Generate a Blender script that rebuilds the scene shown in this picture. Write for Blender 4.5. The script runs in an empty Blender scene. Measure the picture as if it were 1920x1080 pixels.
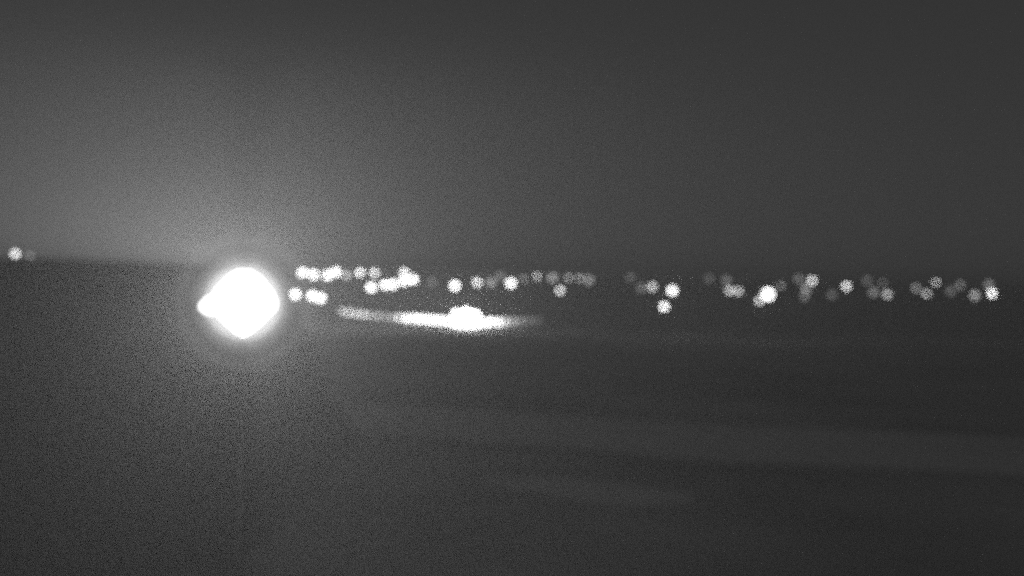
import bpy, bmesh, math, random
from mathutils import Vector, Matrix, noise

random.seed(7)
scene = bpy.context.scene
COL = scene.collection
R = math.radians

# ------------------------------------------------------------------ camera
FPX = 2400.0                      # focal length in pixels of the 1920-wide photograph
CAM_Z = 12.0
ROLL = math.atan(0.0245)          # the whole view leans a little to the left
PITCH = math.atan(20.0 / FPX)
cam_data = bpy.data.cameras.new("camera")
cam_data.sensor_width = 36.0
cam_data.lens = 36.0 * FPX / 1920.0
cam_data.clip_start = 0.05
cam_data.clip_end = 9000.0
cam_data.dof.use_dof = True       # the night camera is focused on a near point: every far lamp is a disc
cam_data.dof.focus_distance = 2.75
cam_data.dof.aperture_fstop = 1.8
cam = bpy.data.objects.new("camera", cam_data)
COL.objects.link(cam)
CAM_M = (Matrix.Translation((0, 0, CAM_Z)) @ Matrix.Rotation(R(90) - PITCH, 4, 'X')
         @ Matrix.Rotation(ROLL, 4, 'Z'))
cam.matrix_world = CAM_M
scene.camera = cam

# ------------------------------------------------------------------ world, moon, exposure
world = bpy.data.worlds.new("World")
scene.world = world
world.use_nodes = True
nt = world.node_tree
nt.nodes.clear()
SUN_EL, SUN_AZ = R(-6.0), R(-14.5)
sky = nt.nodes.new("ShaderNodeTexSky")      # the last of the dusk, far below the horizon
sky.sky_type = 'NISHITA'
sky.sun_disc = False
sky.sun_elevation = SUN_EL
sky.sun_rotation = SUN_AZ
bw = nt.nodes.new("ShaderNodeRGBToBW")      # monochrome night camera
dusk = nt.nodes.new("ShaderNodeMath")
dusk.operation = 'MULTIPLY'
dusk.inputs[1].default_value = 0.10
nt.links.new(sky.outputs[0], bw.inputs[0])
nt.links.new(bw.outputs[0], dusk.inputs[0])


def wmath(op, a, b=None):
    n = nt.nodes.new("ShaderNodeMath")
    n.operation = op
    for k, q in enumerate((a, b)):
        if q is None:
            continue
        if isinstance(q, (int, float)):
            n.inputs[k].default_value = q
        else:
            nt.links.new(q, n.inputs[k])
    return n.outputs[0]


# night sky: even airglow plus the light dome of the town beyond the horizon
NIGHT, DOME, DOME_W = 0.0290, 0.185, 6.0
tc = nt.nodes.new("ShaderNodeTexCoord")
dot = nt.nodes.new("ShaderNodeVectorMath")
dot.operation = 'DOT_PRODUCT'
dot.inputs[1].default_value = (math.sin(SUN_AZ), math.cos(SUN_AZ), 0.0)
flat = nt.nodes.new("ShaderNodeVectorMath")     # such a dome lies low and wide
flat.operation = 'MULTIPLY'
flat.inputs[1].default_value = (1.0, 1.0, 1.7)
unit = nt.nodes.new("ShaderNodeVectorMath")
unit.operation = 'NORMALIZE'
nt.links.new(tc.outputs["Generated"], flat.inputs[0])
nt.links.new(flat.outputs[0], unit.inputs[0])
nt.links.new(unit.outputs[0], dot.inputs[0])
ang = wmath('ARCCOSINE', wmath('MINIMUM', dot.outputs["Value"], 0.99999))
dome = wmath('MULTIPLY', wmath('EXPONENT', wmath('MULTIPLY', ang, -1.0 / R(DOME_W))), DOME)
total = wmath('ADD', wmath('ADD', dome, NIGHT), dusk.outputs[0])
bg = nt.nodes.new("ShaderNodeBackground")
bg.inputs["Strength"].default_value = 1.0
wo = nt.nodes.new("ShaderNodeOutputWorld")
nt.links.new(total, bg.inputs["Color"])
nt.links.new(bg.outputs[0], wo.inputs["Surface"])

scene.view_settings.view_transform = 'Standard'
scene.view_settings.look = 'None'
scene.view_settings.exposure = 0.0
scene.view_settings.gamma = 1.0
scene.view_settings.use_curve_mapping = False
scene.cycles.use_denoising = False
scene.cycles.max_bounces = 2
scene.cycles.volume_bounces = 0
scene.cycles.diffuse_bounces = 0
scene.cycles.sample_clamp_indirect = 2.0
scene.cycles.sample_clamp_direct = 12.0
scene.cycles.use_adaptive_sampling = False

scene.cycles.filter_width = 1.7             # soft, coarse sensor grain

HAZE = 0.004


# ------------------------------------------------------------------ helpers
def ray(px, py):
    return (CAM_M.to_3x3() @ Vector(((px - 960) / FPX, -(py - 540) / FPX, -1))).normalized()


def at(px, py, y):
    """point of the view ray at the distance y ahead of the camera"""
    d = ray(px, py)
    return Vector((0, 0, CAM_Z)) + d * (y / d.y)


def on_ground(px, py):
    d = ray(px, py)
    return Vector((0, 0, CAM_Z)) + d * (CAM_Z / -d.z)


def obj(name, bm, mat, parent=None, smooth=True):
    me = bpy.data.meshes.new(name)
    bm.normal_update()
    bm.to_mesh(me)
    bm.free()
    if smooth:
        for p in me.polygons:
            p.use_smooth = True
    me.materials.append(mat)
    o = bpy.data.objects.new(name, me)
    COL.objects.link(o)
    if parent is not None:
        o.parent = parent
    return o


def empty(name, loc, rz=0.0):
    o = bpy.data.objects.new(name, None)
    COL.objects.link(o)
    o.location = loc
    o.rotation_euler = (0, 0, rz)
    return o


def tag(o, label, cat, group=None):
    o["label"] = label
    o["category"] = cat
    if group:
        o["group"] = group


def lathe(profile, seg=14, loc=(0, 0, 0)):
    """profile: (radius, height) pairs from bottom to top"""
    bm = bmesh.new()
    rings = []
    for r, z in profile:
        if r < 1e-5:
            rings.append([bm.verts.new((loc[0], loc[1], loc[2] + z))])
        else:
            rings.append([bm.verts.new((loc[0] + r * math.cos(2 * math.pi * k / seg),
                                        loc[1] + r * math.sin(2 * math.pi * k / seg),
                                        loc[2] + z)) for k in range(seg)])
    for a, b in zip(rings, rings[1:]):
        for k in range(seg):
            k2 = (k + 1) % seg
            if len(a) == 1 and len(b) == 1:
                continue
            if len(a) == 1:
                bm.faces.new((a[0], b[k2], b[k]))
            elif len(b) == 1:
                bm.faces.new((a[k], a[k2], b[0]))
            else:
                bm.faces.new((a[k], a[k2], b[k2], b[k]))
    return bm


def ball(r, n=6):
    return [(r * math.sin(math.pi * k / n), -r * math.cos(math.pi * k / n)) for k in range(n + 1)]


def grey(name, lo, hi, scale=4.0, rough=0.8, metal=0.0, bump=0.0):
    m = bpy.data.materials.new(name)
    m.use_nodes = True
    t = m.node_tree
    b = t.nodes["Principled BSDF"]
    b.inputs["Roughness"].default_value = rough
    b.inputs["Metallic"].default_value = metal
    tc = t.nodes.new("ShaderNodeTexCoord")
    n = t.nodes.new("ShaderNodeTexNoise")
    n.inputs["Scale"].default_value = scale
    n.inputs["Detail"].default_value = 6
    cr = t.nodes.new("ShaderNodeValToRGB")
    cr.color_ramp.elements[0].position = 0.3
    cr.color_ramp.elements[1].position = 0.7
    cr.color_ramp.elements[0].color = (lo, lo, lo, 1)
    cr.color_ramp.elements[1].color = (hi, hi, hi, 1)
    t.links.new(tc.outputs["Object"], n.inputs["Vector"])
    t.links.new(n.outputs["Fac"], cr.inputs["Fac"])
    t.links.new(cr.outputs["Color"], b.inputs["Base Color"])
    if bump:
        bp = t.nodes.new("ShaderNodeBump")
        bp.inputs["Strength"].default_value = bump
        t.links.new(n.outputs["Fac"], bp.inputs["Height"])
        t.links.new(bp.outputs["Normal"], b.inputs["Normal"])
    return m


GLOW = {}


def glow(strength, clear=False):
    """a lit lamp glass of the given radiance; clear glass also lets the bulb inside shine out"""
    key = (round(strength, 3), clear)
    if key not in GLOW:
        m = bpy.data.materials.new("lamp_glass_%g" % key[0])
        m.use_nodes = True
        t = m.node_tree
        b = t.nodes["Principled BSDF"]
        b.inputs["Base Color"].default_value = (0.8, 0.8, 0.8, 1)
        b.inputs["Roughness"].default_value = 0.3
        b.inputs["Emission Color"].default_value = (1, 1, 1, 1)
        b.inputs["Emission Strength"].default_value = key[0]
        if clear:
            t.nodes.remove(b)
            em = t.nodes.new("ShaderNodeEmission")
            em.inputs["Strength"].default_value = key[0]
            tr = t.nodes.new("ShaderNodeBsdfTransparent")
            ad = t.nodes.new("ShaderNodeAddShader")
            t.links.new(em.outputs[0], ad.inputs[0])
            t.links.new(tr.outputs[0], ad.inputs[1])
            t.links.new(ad.outputs[0], t.nodes["Material Output"].inputs["Surface"])
        if key[0] < 1.5:
            m.cycles.emission_sampling = 'NONE'      # too weak to light anything else
        GLOW[key] = m
    return GLOW[key]


def bulb(parent, z, watts, radius):
    """the light source inside a clear lamp glass"""
    d = bpy.data.lights.new("bulb", 'POINT')
    d.energy = watts
    d.shadow_soft_size = radius
    o = bpy.data.objects.new("bulb", d)
    COL.objects.link(o)
    o.parent = parent
    o.location = (0, 0, z)
    return o


M_GROUND = grey("pale_dry_turf", 0.14, 0.52, 0.045, 0.95, bump=0.3)
M_HILL = grey("dark_scrub", 0.015, 0.032, 0.15, 0.95, bump=0.4)
M_ROAD = grey("pale_concrete", 0.40, 0.52, 0.25, 0.85)
M_PATH = grey("pale_gravel", 0.66, 0.78, 0.12, 0.95, bump=0.3)
M_STEEL = grey("galvanised_steel", 0.22, 0.34, 8.0, 0.5, 0.7)
M_BLACK = grey("matt_black_paint", 0.012, 0.018, 6.0, 0.95)
M_BLACK.node_tree.nodes["Principled BSDF"].inputs["Specular IOR Level"].default_value = 0.0
M_DARK = grey("dark_paint", 0.03, 0.05, 10.0, 0.5, 0.2)

# ------------------------------------------------------------------ ground, hill, path, lit road
bm = bmesh.new()
xs = [-1500, -900, -500, -300] + list(range(-200, 201, 10)) + [300, 500, 900, 1500]
ys = [-200, -100, -50, 0] + list(range(10, 401, 10)) + [500, 700, 1000, 1500, 2200, 3000]
grid = [[bm.verts.new((x, y, -0.25 + 0.22 * noise.noise(Vector((x * 0.021, y * 0.017, 3.1))))) for x in xs] for y in ys]
for j in range(len(ys) - 1):
    for i in range(len(xs) - 1):
        bm.faces.new((grid[j][i], grid[j][i + 1], grid[j + 1][i + 1], grid[j + 1][i]))
ground = obj("ground", bm, M_GROUND)
ground["kind"] = "structure"

# the low dark hill that cuts off the glow at the left
bm = bmesh.new()
NX, NY = 60, 24
HX0, HX1, HY0, HY1 = -75.0, -10.0, 30.0, 110.0
top = {}
hv = []
for j in range(NY + 1):
    row = []
    for i in range(NX + 1):
        u, v = i / NX, j / NY
        x, y = HX0 + (HX1 - HX0) * u, HY0 + (HY1 - HY0) * v
        e = min(1.0, (1 - u) * 8.0) * min(1.0, v * 2.6 + 0.0) * min(1.0, (1 - v) * 5)
        e = max(e, 0.0)
        e = e * e * (3 - 2 * e)
        h = e * (CAM_Z + 1.15) + 0.15 * e * noise.noise(Vector((x * 0.15, y * 0.1, 0.0)))
        row.append(bm.verts.new((x, y, h - 0.9)))
    hv.append(row)
for j in range(NY):
    for i in range(NX):
        bm.faces.new((hv[j][i], hv[j][i + 1], hv[j + 1][i + 1], hv[j + 1][i]))
hill = obj("hill", bm, M_HILL)
hill["kind"] = "structure"


def strip(name, upper, lower, z, mat, n=40):
    """a paved strip lying on the ground between two edges, given as seen from above"""
    def sample(pts, t):
        s = t * (len(pts) - 1)
        k = min(int(s), len(pts) - 2)
        f = s - k
        p0, p1, p2, p3 = pts[max(k - 1, 0)], pts[k], pts[k + 1], pts[min(k + 2, len(pts) - 1)]
        def cr(a, b, c, d):
            return 0.5 * ((2 * b) + (-a + c) * f + (2 * a - 5 * b + 4 * c - d) * f * f + (-a + 3 * b - 3 * c + d) * f ** 3)
        return cr(p0[0], p1[0], p2[0], p3[0]), cr(p0[1], p1[1], p2[1], p3[1])
    bm = bmesh.new()
    prev = None
    for k in range(n + 1):
        a = sample(upper, k / n)
        b = sample(lower, k / n)
        ring = [bm.verts.new((*a, z)), bm.verts.new((*b, z)),
                bm.verts.new((b[0], b[1], z - 0.6)), bm.verts.new((a[0], a[1], z - 0.6))]
        if prev:
            for q in range(3):
                bm.faces.new((prev[q], prev[(q + 1) % 4], ring[(q + 1) % 4], ring[q]))
            bm.faces.new((prev[3], prev[0], ring[0], ring[3]))
        prev = ring
    bmesh.ops.recalc_face_normals(bm, faces=bm.faces)
    o = obj(name, bm, mat, smooth=False)
    o["kind"] = "structure"
    return o


def gpt(px, py):
    p = on_ground(px, py)
    return (p.x, p.y)


strip("road",
      [gpt(*p) for p in ((600, 586), (690, 592), (780, 600), (870, 603), (950, 600), (1040, 596), (1140, 596))],
      [gpt(*p) for p in ((600, 592), (690, 602), (780, 613), (870, 624), (950, 620), (1040, 612), (1140, 610))],
      0.03, M_ROAD)
strip("gravel_path",
      [gpt(*p) for p in ((560, 760), (800, 765), (1050, 780), (1300, 795), (1550, 805), (1800, 815), (2050, 830))],
      [gpt(*p) for p in ((560, 800), (800, 820), (1050, 838), (1300, 862), (1550, 872), (1800, 885), (2050, 905))],
      0.03, M_PATH)
strip("gravel_patch",
      [gpt(*p) for p in ((900, 900), (1000, 896), (1100, 900), (1200, 912), (1300, 928))],
      [gpt(*p) for p in ((900, 908), (1000, 924), (1100, 940), (1200, 948), (1300, 940))],
      0.03, M_PATH)


# ------------------------------------------------------------------ lamps
def post_lamp(px, py, y, b, rpx, label, group, watts=0):
    """post-top street lamp: flanged base, tapered pole, collar, lit globe with a cap.
    b is how bright its blurred disc reads through the haze; rpx the globe's radius in photo pixels"""
    p = at(px, py, y)
    r = rpx * y / FPX
    L = b * (10.5 / rpx) ** 2 * math.exp(HAZE * y)
    t = empty("street_lamp", (p.x, p.y, 0.0))
    h = p.z - r * 0.9
    obj("base", lathe([(0, -0.4), (0.22, -0.4), (0.22, 0.05), (0.15, 0.09), (0.14, 0.6), (0.09, 0.68), (0, 0.68)], 10), M_STEEL, t)
    obj("pole", lathe([(0, 0.66), (0.085, 0.66), (0.055, h - 0.12), (0, h - 0.12)], 10), M_STEEL, t)
    obj("collar", lathe([(0, -0.16), (0.09, -0.16), (0.13, -0.04), (r * 0.5, 0.02), (0, 0.02)], 10, (0, 0, h)), M_DARK, t)
    g = obj("globe", lathe(ball(r, 5), 9), glow(L, watts > 0), t)
    g.location = (0, 0, p.z)
    if watts:
        bulb(g, 0, watts, r * 0.3)
    obj("cap", lathe([(r * 0.42, r * 0.97), (r * 0.30, r * 1.08), (0.03, r * 1.14), (0, r * 1.22)], 10), M_DARK, g)
    tag(t, label, "street lamp", group)
    return t


FAR = "far street lamps strung along the horizon"
ROADG = "low lamps along the lit road"
lamps = [
    # px, py, distance, disc brightness, globe radius px, label
    (29, 476, 215, 0.567, 5.0, "lone soft street lamp above the dark hill at the far left edge"),
    (57, 480, 225, 0.0675, 4.1, "very faint street lamp just right of the lone left-edge lamp"),
    (554, 552, 255, 3.8, 6.3, "round bright street lamp nearest the right side of the floodlight"),
    (586, 555, 262, 3.8, 6.3, "left half of the bright double street lamp right of the floodlight"),
    (601, 559, 258, 3.8, 6.3, "right half of the bright double street lamp right of the floodlight"),
    (567, 511, 318, 3.8, 6.3, "leftmost street lamp of the bright cluster above the double lamp"),
    (588, 515, 312, 3.8, 6.3, "second street lamp of the bright cluster above the double lamp"),
    (614, 516, 308, 3.8, 6.3, "third street lamp of the bright cluster above the double lamp"),
    (630, 510, 320, 3.8, 6.3, "highest, rightmost street lamp of the cluster above the double lamp"),
    (650, 516, 330, 0.216, 5.2, "dim street lamp right after the bright cluster above the double lamp"),
    (675, 511, 326, 1.41, 5.0, "left one of two greyish street lamps above the long slanted cluster"),
    (702, 512, 322, 0.608, 5.0, "right one of two greyish street lamps above the long slanted cluster"),
    (696, 539, 285, 3.8, 6.3, "lowest, leftmost street lamp of the long slanted bright cluster"),
    (722, 534, 288, 3.8, 6.3, "second street lamp from the left in the long slanted bright cluster"),
    (737, 533, 282, 3.8, 6.3, "third and largest street lamp of the long slanted bright cluster"),
    (757, 527, 296, 3.8, 6.3, "fourth street lamp from the left in the long slanted bright cluster"),
    (774, 524, 300, 3.8, 6.3, "rightmost street lamp of the long slanted bright cluster"),
    (758, 511, 335, 0.743, 5.0, "greyish street lamp just above the right end of the slanted cluster"),
    (810, 529, 328, 0.054, 4.5, "very faint street lamp between the slanted cluster and a round bright one"),
    (853, 536, 290, 3.8, 6.3, "round bright street lamp directly above the lit road's brightest spot"),
    (895, 530, 300, 0.567, 5.0, "soft grey street lamp between two round bright ones above the road"),
    (921, 530, 318, 0.176, 5.4, "dim street lamp just left of the round bright one beyond the road"),
    (938, 518, 330, 0.081, 5.5, "very faint high street lamp up-left of a round bright one"),
    (958, 531, 292, 3.8, 6.3, "round bright street lamp at the middle of the row beyond the road"),
    (982, 523, 318, 0.0675, 3.4, "faint street lamp touching the right side of the middle bright one"),
    (1007, 518, 322, 0.203, 3.2, "dim street lamp at the left start of the hazy strip right of middle"),
    (1036, 521, 318, 0.189, 6.2, "dim street lamp second in the hazy strip right of middle"),
    (1066, 521, 322, 0.135, 4.1, "dim street lamp third in the hazy strip right of middle"),
    (1087, 522, 324, 0.121, 4.0, "dim street lamp fourth in the hazy strip right of middle"),
    (1104, 525, 316, 0.162, 6.8, "dim street lamp at the right end of the hazy strip"),
    (1050, 545, 280, 0.486, 5.0, "soft grey street lamp standing lower, below the hazy strip"),
    (1182, 520, 330, 0.0473, 4.9, "very faint high street lamp left of the group of three bright ones"),
    (1203, 540, 300, 0.081, 6.2, "faint street lamp at the left of the group of three bright ones"),
    (1223, 538, 305, 0.405, 5.0, "soft grey upper left street lamp of the triangle of three"),
    (1261, 545, 285, 3.8, 6.3, "bright upper right street lamp of the triangle of three"),
    (1245, 575, 245, 1.61, 5.0, "lowest street lamp of the triangle of three, below the row"),
    (1330, 523, 335, 0.0473, 4.9, "very faint street lamp halfway from the triangle to the largest right-hand light"),
    (1362, 526, 330, 0.081, 5.5, "faint high street lamp above the flat grey pair"),
    (1368, 545, 292, 0.351, 5.0, "left one of the flat grey pair of street lamps"),
    (1384, 546, 290, 0.324, 5.0, "right one of the flat grey pair of street lamps"),
    (1440, 552, 262, 3.2, 9.5, "largest, brightest street lamp of the right half of the row"),
    (1424, 564, 262, 0.405, 5.0, "small soft street lamp tucked under the largest right-hand one"),
    (1464, 536, 318, 0.0675, 3.7, "faint street lamp up-right of the largest right-hand one"),
    (1498, 523, 330, 0.0743, 5.5, "faint street lamp at the left of a brighter high one"),
    (1523, 526, 318, 0.459, 5.0, "grey high street lamp topping a stack of three dim ones"),
    (1512, 541, 300, 0.176, 6.3, "middle street lamp in the stack of three dim ones"),
    (1509, 556, 285, 0.081, 5.1, "lowest, faintest street lamp in the stack of three dim ones"),
    (1560, 553, 290, 0.0607, 5.9, "faint low street lamp left below a round grey one"),
    (1587, 537, 298, 0.54, 5.0, "round grey street lamp alone between two dim groups on the right"),
    (1626, 527, 335, 0.054, 5.6, "very faint high street lamp right of the round grey one"),
    (1655, 531, 330, 0.0405, 3.4, "very faint street lamp above the dim pair on the right"),
    (1638, 548, 300, 0.121, 5.9, "left, dimmer one of the dim pair of street lamps"),
    (1664, 552, 292, 0.257, 5.0, "right, brighter one of the dim pair of street lamps"),
    (1718, 541, 312, 0.121, 5.3, "leftmost dim street lamp of the loose group before the last ones"),
    (1738, 551, 295, 0.216, 4.3, "lowest dim street lamp of the loose group before the last ones"),
    (1755, 530, 325, 0.203, 3.3, "highest dim street lamp of the loose group before the last ones"),
    (1783, 546, 308, 0.0743, 6.3, "faint street lamp fourth in the loose group before the last ones"),
    (1801, 535, 318, 0.081, 4.9, "faint rightmost street lamp of the loose group before the last ones"),
    (1828, 554, 285, 0.23, 5.8, "dim street lamp just left of the last bright one"),
    (1860, 550, 285, 1.47, 5.0, "bright street lamp at the right end of the row"),
    (1854, 534, 320, 0.121, 6.4, "dim street lamp directly above the last bright one"),
]
for a in lamps:
    post_lamp(*a, FAR)

ORD = ("first second third fourth fifth sixth seventh eighth ninth tenth eleventh twelfth thirteenth fourteenth "
       "fifteenth sixteenth seventeenth eighteenth nineteenth twentieth").split()
tail = [(642, 584, 380, 0.24), (655, 587, 374, 0.36), (668, 589, 368, 0.39), (681, 590, 362, 0.36), (694, 592, 356, 0.3),
        (708, 593, 350, 0.195), (722, 594, 344, 0.165), (736, 595, 338, 0.21), (749, 596, 332, 0.45)]
for k, (lx, ly, ld, lb) in enumerate(tail):  # lamps added to stand in for the dimly lit pavement
    post_lamp(lx, ly, ld, lb, 5.0, "%s added low lamp from the left in the dim tail of the lit road" % ORD[k], ROADG)
glare = [(763, 597, 324, 1.2), (776, 597, 318, 2), (789, 598, 314, 2), (802, 599, 309, 2), (815, 600, 305, 2),
         (828, 601, 301, 2), (841, 602, 297, 2), (854, 607, 290, 2), (867, 609, 284, 2.6), (880, 609, 284, 2.6),
         (893, 608, 285, 2), (906, 605, 287, 2), (919, 604, 289, 2)]
for k, (lx, ly, ld, lb) in enumerate(glare):  # invented lamps whose blurred discs merge into the white glare
    post_lamp(lx, ly, ld, lb, 6.0, "%s low lamp from the left inside the road's white glare" % ORD[k], ROADG)
for lx, ly, lb, lab in ((856, 590, 2.0, "left one of three taller lamps that top the road's white glare"),
                        (874, 587, 2.4, "middle, highest one of three taller lamps topping the road's white glare"),
                        (891, 592, 2.0, "right one of three taller lamps that top the road's white glare")):
    post_lamp(lx, ly, 292, lb, 7.5, lab, ROADG, 900)
for k, (lx, ly, lb) in enumerate(((934, 604, 0.9), (947, 604, 0.36), (961, 603, 0.17), (976, 603, 0.09),
                                  (992, 602, 0.05), (1008, 601, 0.03))):
    post_lamp(lx, ly, 292 + 4 * k, lb, 6.5, "%s low lamp to the right of the road's white glare" % ORD[k], ROADG)  # added lamps, ever fainter, for the glow fading beside the glare

# ------------------------------------------------------------------ the near floodlight
FY = 9.0
c = at(457, 567, FY)
px = FY / FPX
back = at(457, 567, FY + 4.5)          # the mast stands behind the head, on the same line of sight
fl = empty("floodlight", (back.x, back.y, 0.0))
off = Vector((c.x - back.x, c.y - back.y, 0.0))
tag(fl, "tall near floodlight mast with a blinding white diamond-shaped head", "floodlight")
obj("base", lathe([(0, -0.5), (0.32, -0.5), (0.32, 0.06), (0.14, 0.12), (0.12, 0.9), (0.07, 1.0), (0, 1.0)], 16), M_STEEL, fl)
obj("mast", lathe([(0, 0.98), (0.06, 0.98), (0.058, 3.0), (0.045, 7.0), (0.032, back.z - 0.1), (0.03, back.z), (0, back.z + 0.01)], 16), M_BLACK, fl)
bm = bmesh.new()
bmesh.ops.create_cone(bm, cap_ends=True, segments=10, radius1=0.022, radius2=0.016, depth=4.5 - 0.2)
bracket = obj("bracket", bm, M_BLACK, fl)
d = Vector((off.x, off.y, c.z - back.z))
bracket.rotation_euler = d.to_track_quat('Z', 'Y').to_euler()
bracket.location = Vector((0, 0, back.z - 0.03)) + d * 0.49
LF = 0.95
head = obj("lamp_glass", lathe([(0, -62 * px), (14 * px, -57 * px), (40 * px, -34 * px), (61 * px, -10 * px), (63 * px, 1 * px),
                                (54 * px, 22 * px), (31 * px, 48 * px), (12 * px, 60 * px), (0, 62 * px)], 16), glow(LF, True), fl)
head.location = off + Vector((0, 0, c.z))
bulb(head, 0, 1050, 0.02)
obj("cap", lathe([(9 * px, 60 * px), (6 * px, 66 * px), (0.015, 69 * px), (0, 72 * px)], 12), M_DARK, head)
obj("collar", lathe([(0, -73 * px), (5 * px, -73 * px), (7 * px, -65 * px), (8 * px, -63 * px), (0, -59 * px)], 16), M_BLACK, head)
def halo_shell_mat(scatter):
    """near-clear shell that catches bulb light, added to shape the glow"""
    m = bpy.data.materials.new("halo_shell_glass")
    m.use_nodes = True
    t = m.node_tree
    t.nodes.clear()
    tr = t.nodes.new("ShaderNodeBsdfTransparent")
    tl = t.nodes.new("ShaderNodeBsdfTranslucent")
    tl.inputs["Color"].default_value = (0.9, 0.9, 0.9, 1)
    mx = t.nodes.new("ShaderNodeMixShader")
    mx.inputs[0].default_value = scatter
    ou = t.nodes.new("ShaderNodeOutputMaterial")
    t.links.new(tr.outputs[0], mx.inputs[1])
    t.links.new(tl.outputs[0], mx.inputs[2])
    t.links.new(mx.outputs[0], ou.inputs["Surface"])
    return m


for q, scatter in ((70, 0.0010), (80, 0.0005), (92, 0.0003), (108, 0.0002), (130, 0.00014)):  # nested shells added round the head so its glow falls off softly
    cv = obj("halo_shell", lathe(ball(q * px, 14), 28), halo_shell_mat(scatter), fl)
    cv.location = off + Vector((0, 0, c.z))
side = obj("side_lamp", lathe([(0, -15 * px), (10 * px, -12 * px), (21 * px, -4 * px), (21 * px, 5 * px), (10 * px, 17 * px), (0, 22 * px)], 12), glow(LF, True), fl)
s = at(394, 576, FY)
side.location = off + Vector((s.x - c.x, s.y - c.y, s.z))
bm = bmesh.new()
bmesh.ops.create_cone(bm, cap_ends=True, segments=8, radius1=0.012, radius2=0.012, depth=62 * px)
arm = obj("arm", bm, M_DARK, fl)
arm.rotation_euler = (0, R(90), 0)
arm.location = off + Vector(((s.x - c.x) * 0.5, 0.0, s.z - 15 * px - 0.008))

# ------------------------------------------------------------------ haze
bm = bmesh.new()
X0, X1, Y0, Y1, Z0, Z1 = -1600, 1600, -300, 3100, -2.0, 13.5
v = [bm.verts.new(q) for q in ((X0, Y0, Z0), (X1, Y0, Z0), (X1, Y1, Z0), (X0, Y1, Z0),
                               (X0, Y0, Z1), (X1, Y0, Z1), (X1, Y1, Z1), (X0, Y1, Z1))]
for f in ((3, 2, 1, 0), (4, 5, 6, 7), (0, 1, 5, 4), (1, 2, 6, 5), (2, 3, 7, 6), (3, 0, 4, 7)):
    bm.faces.new([v[i] for i in f])
mh = bpy.data.materials.new("night_haze")
mh.use_nodes = True
t = mh.node_tree
t.nodes.clear()
pv = t.nodes.new("ShaderNodeVolumePrincipled")
pv.inputs["Color"].default_value = (0.9, 0.9, 0.9, 1)
pv.inputs["Density"].default_value = HAZE
pv.inputs["Anisotropy"].default_value = 0.0
out = t.nodes.new("ShaderNodeOutputMaterial")
t.links.new(pv.outputs[0], out.inputs["Volume"])
hz = obj("haze", bm, mh, smooth=False)
hz["kind"] = "stuff"
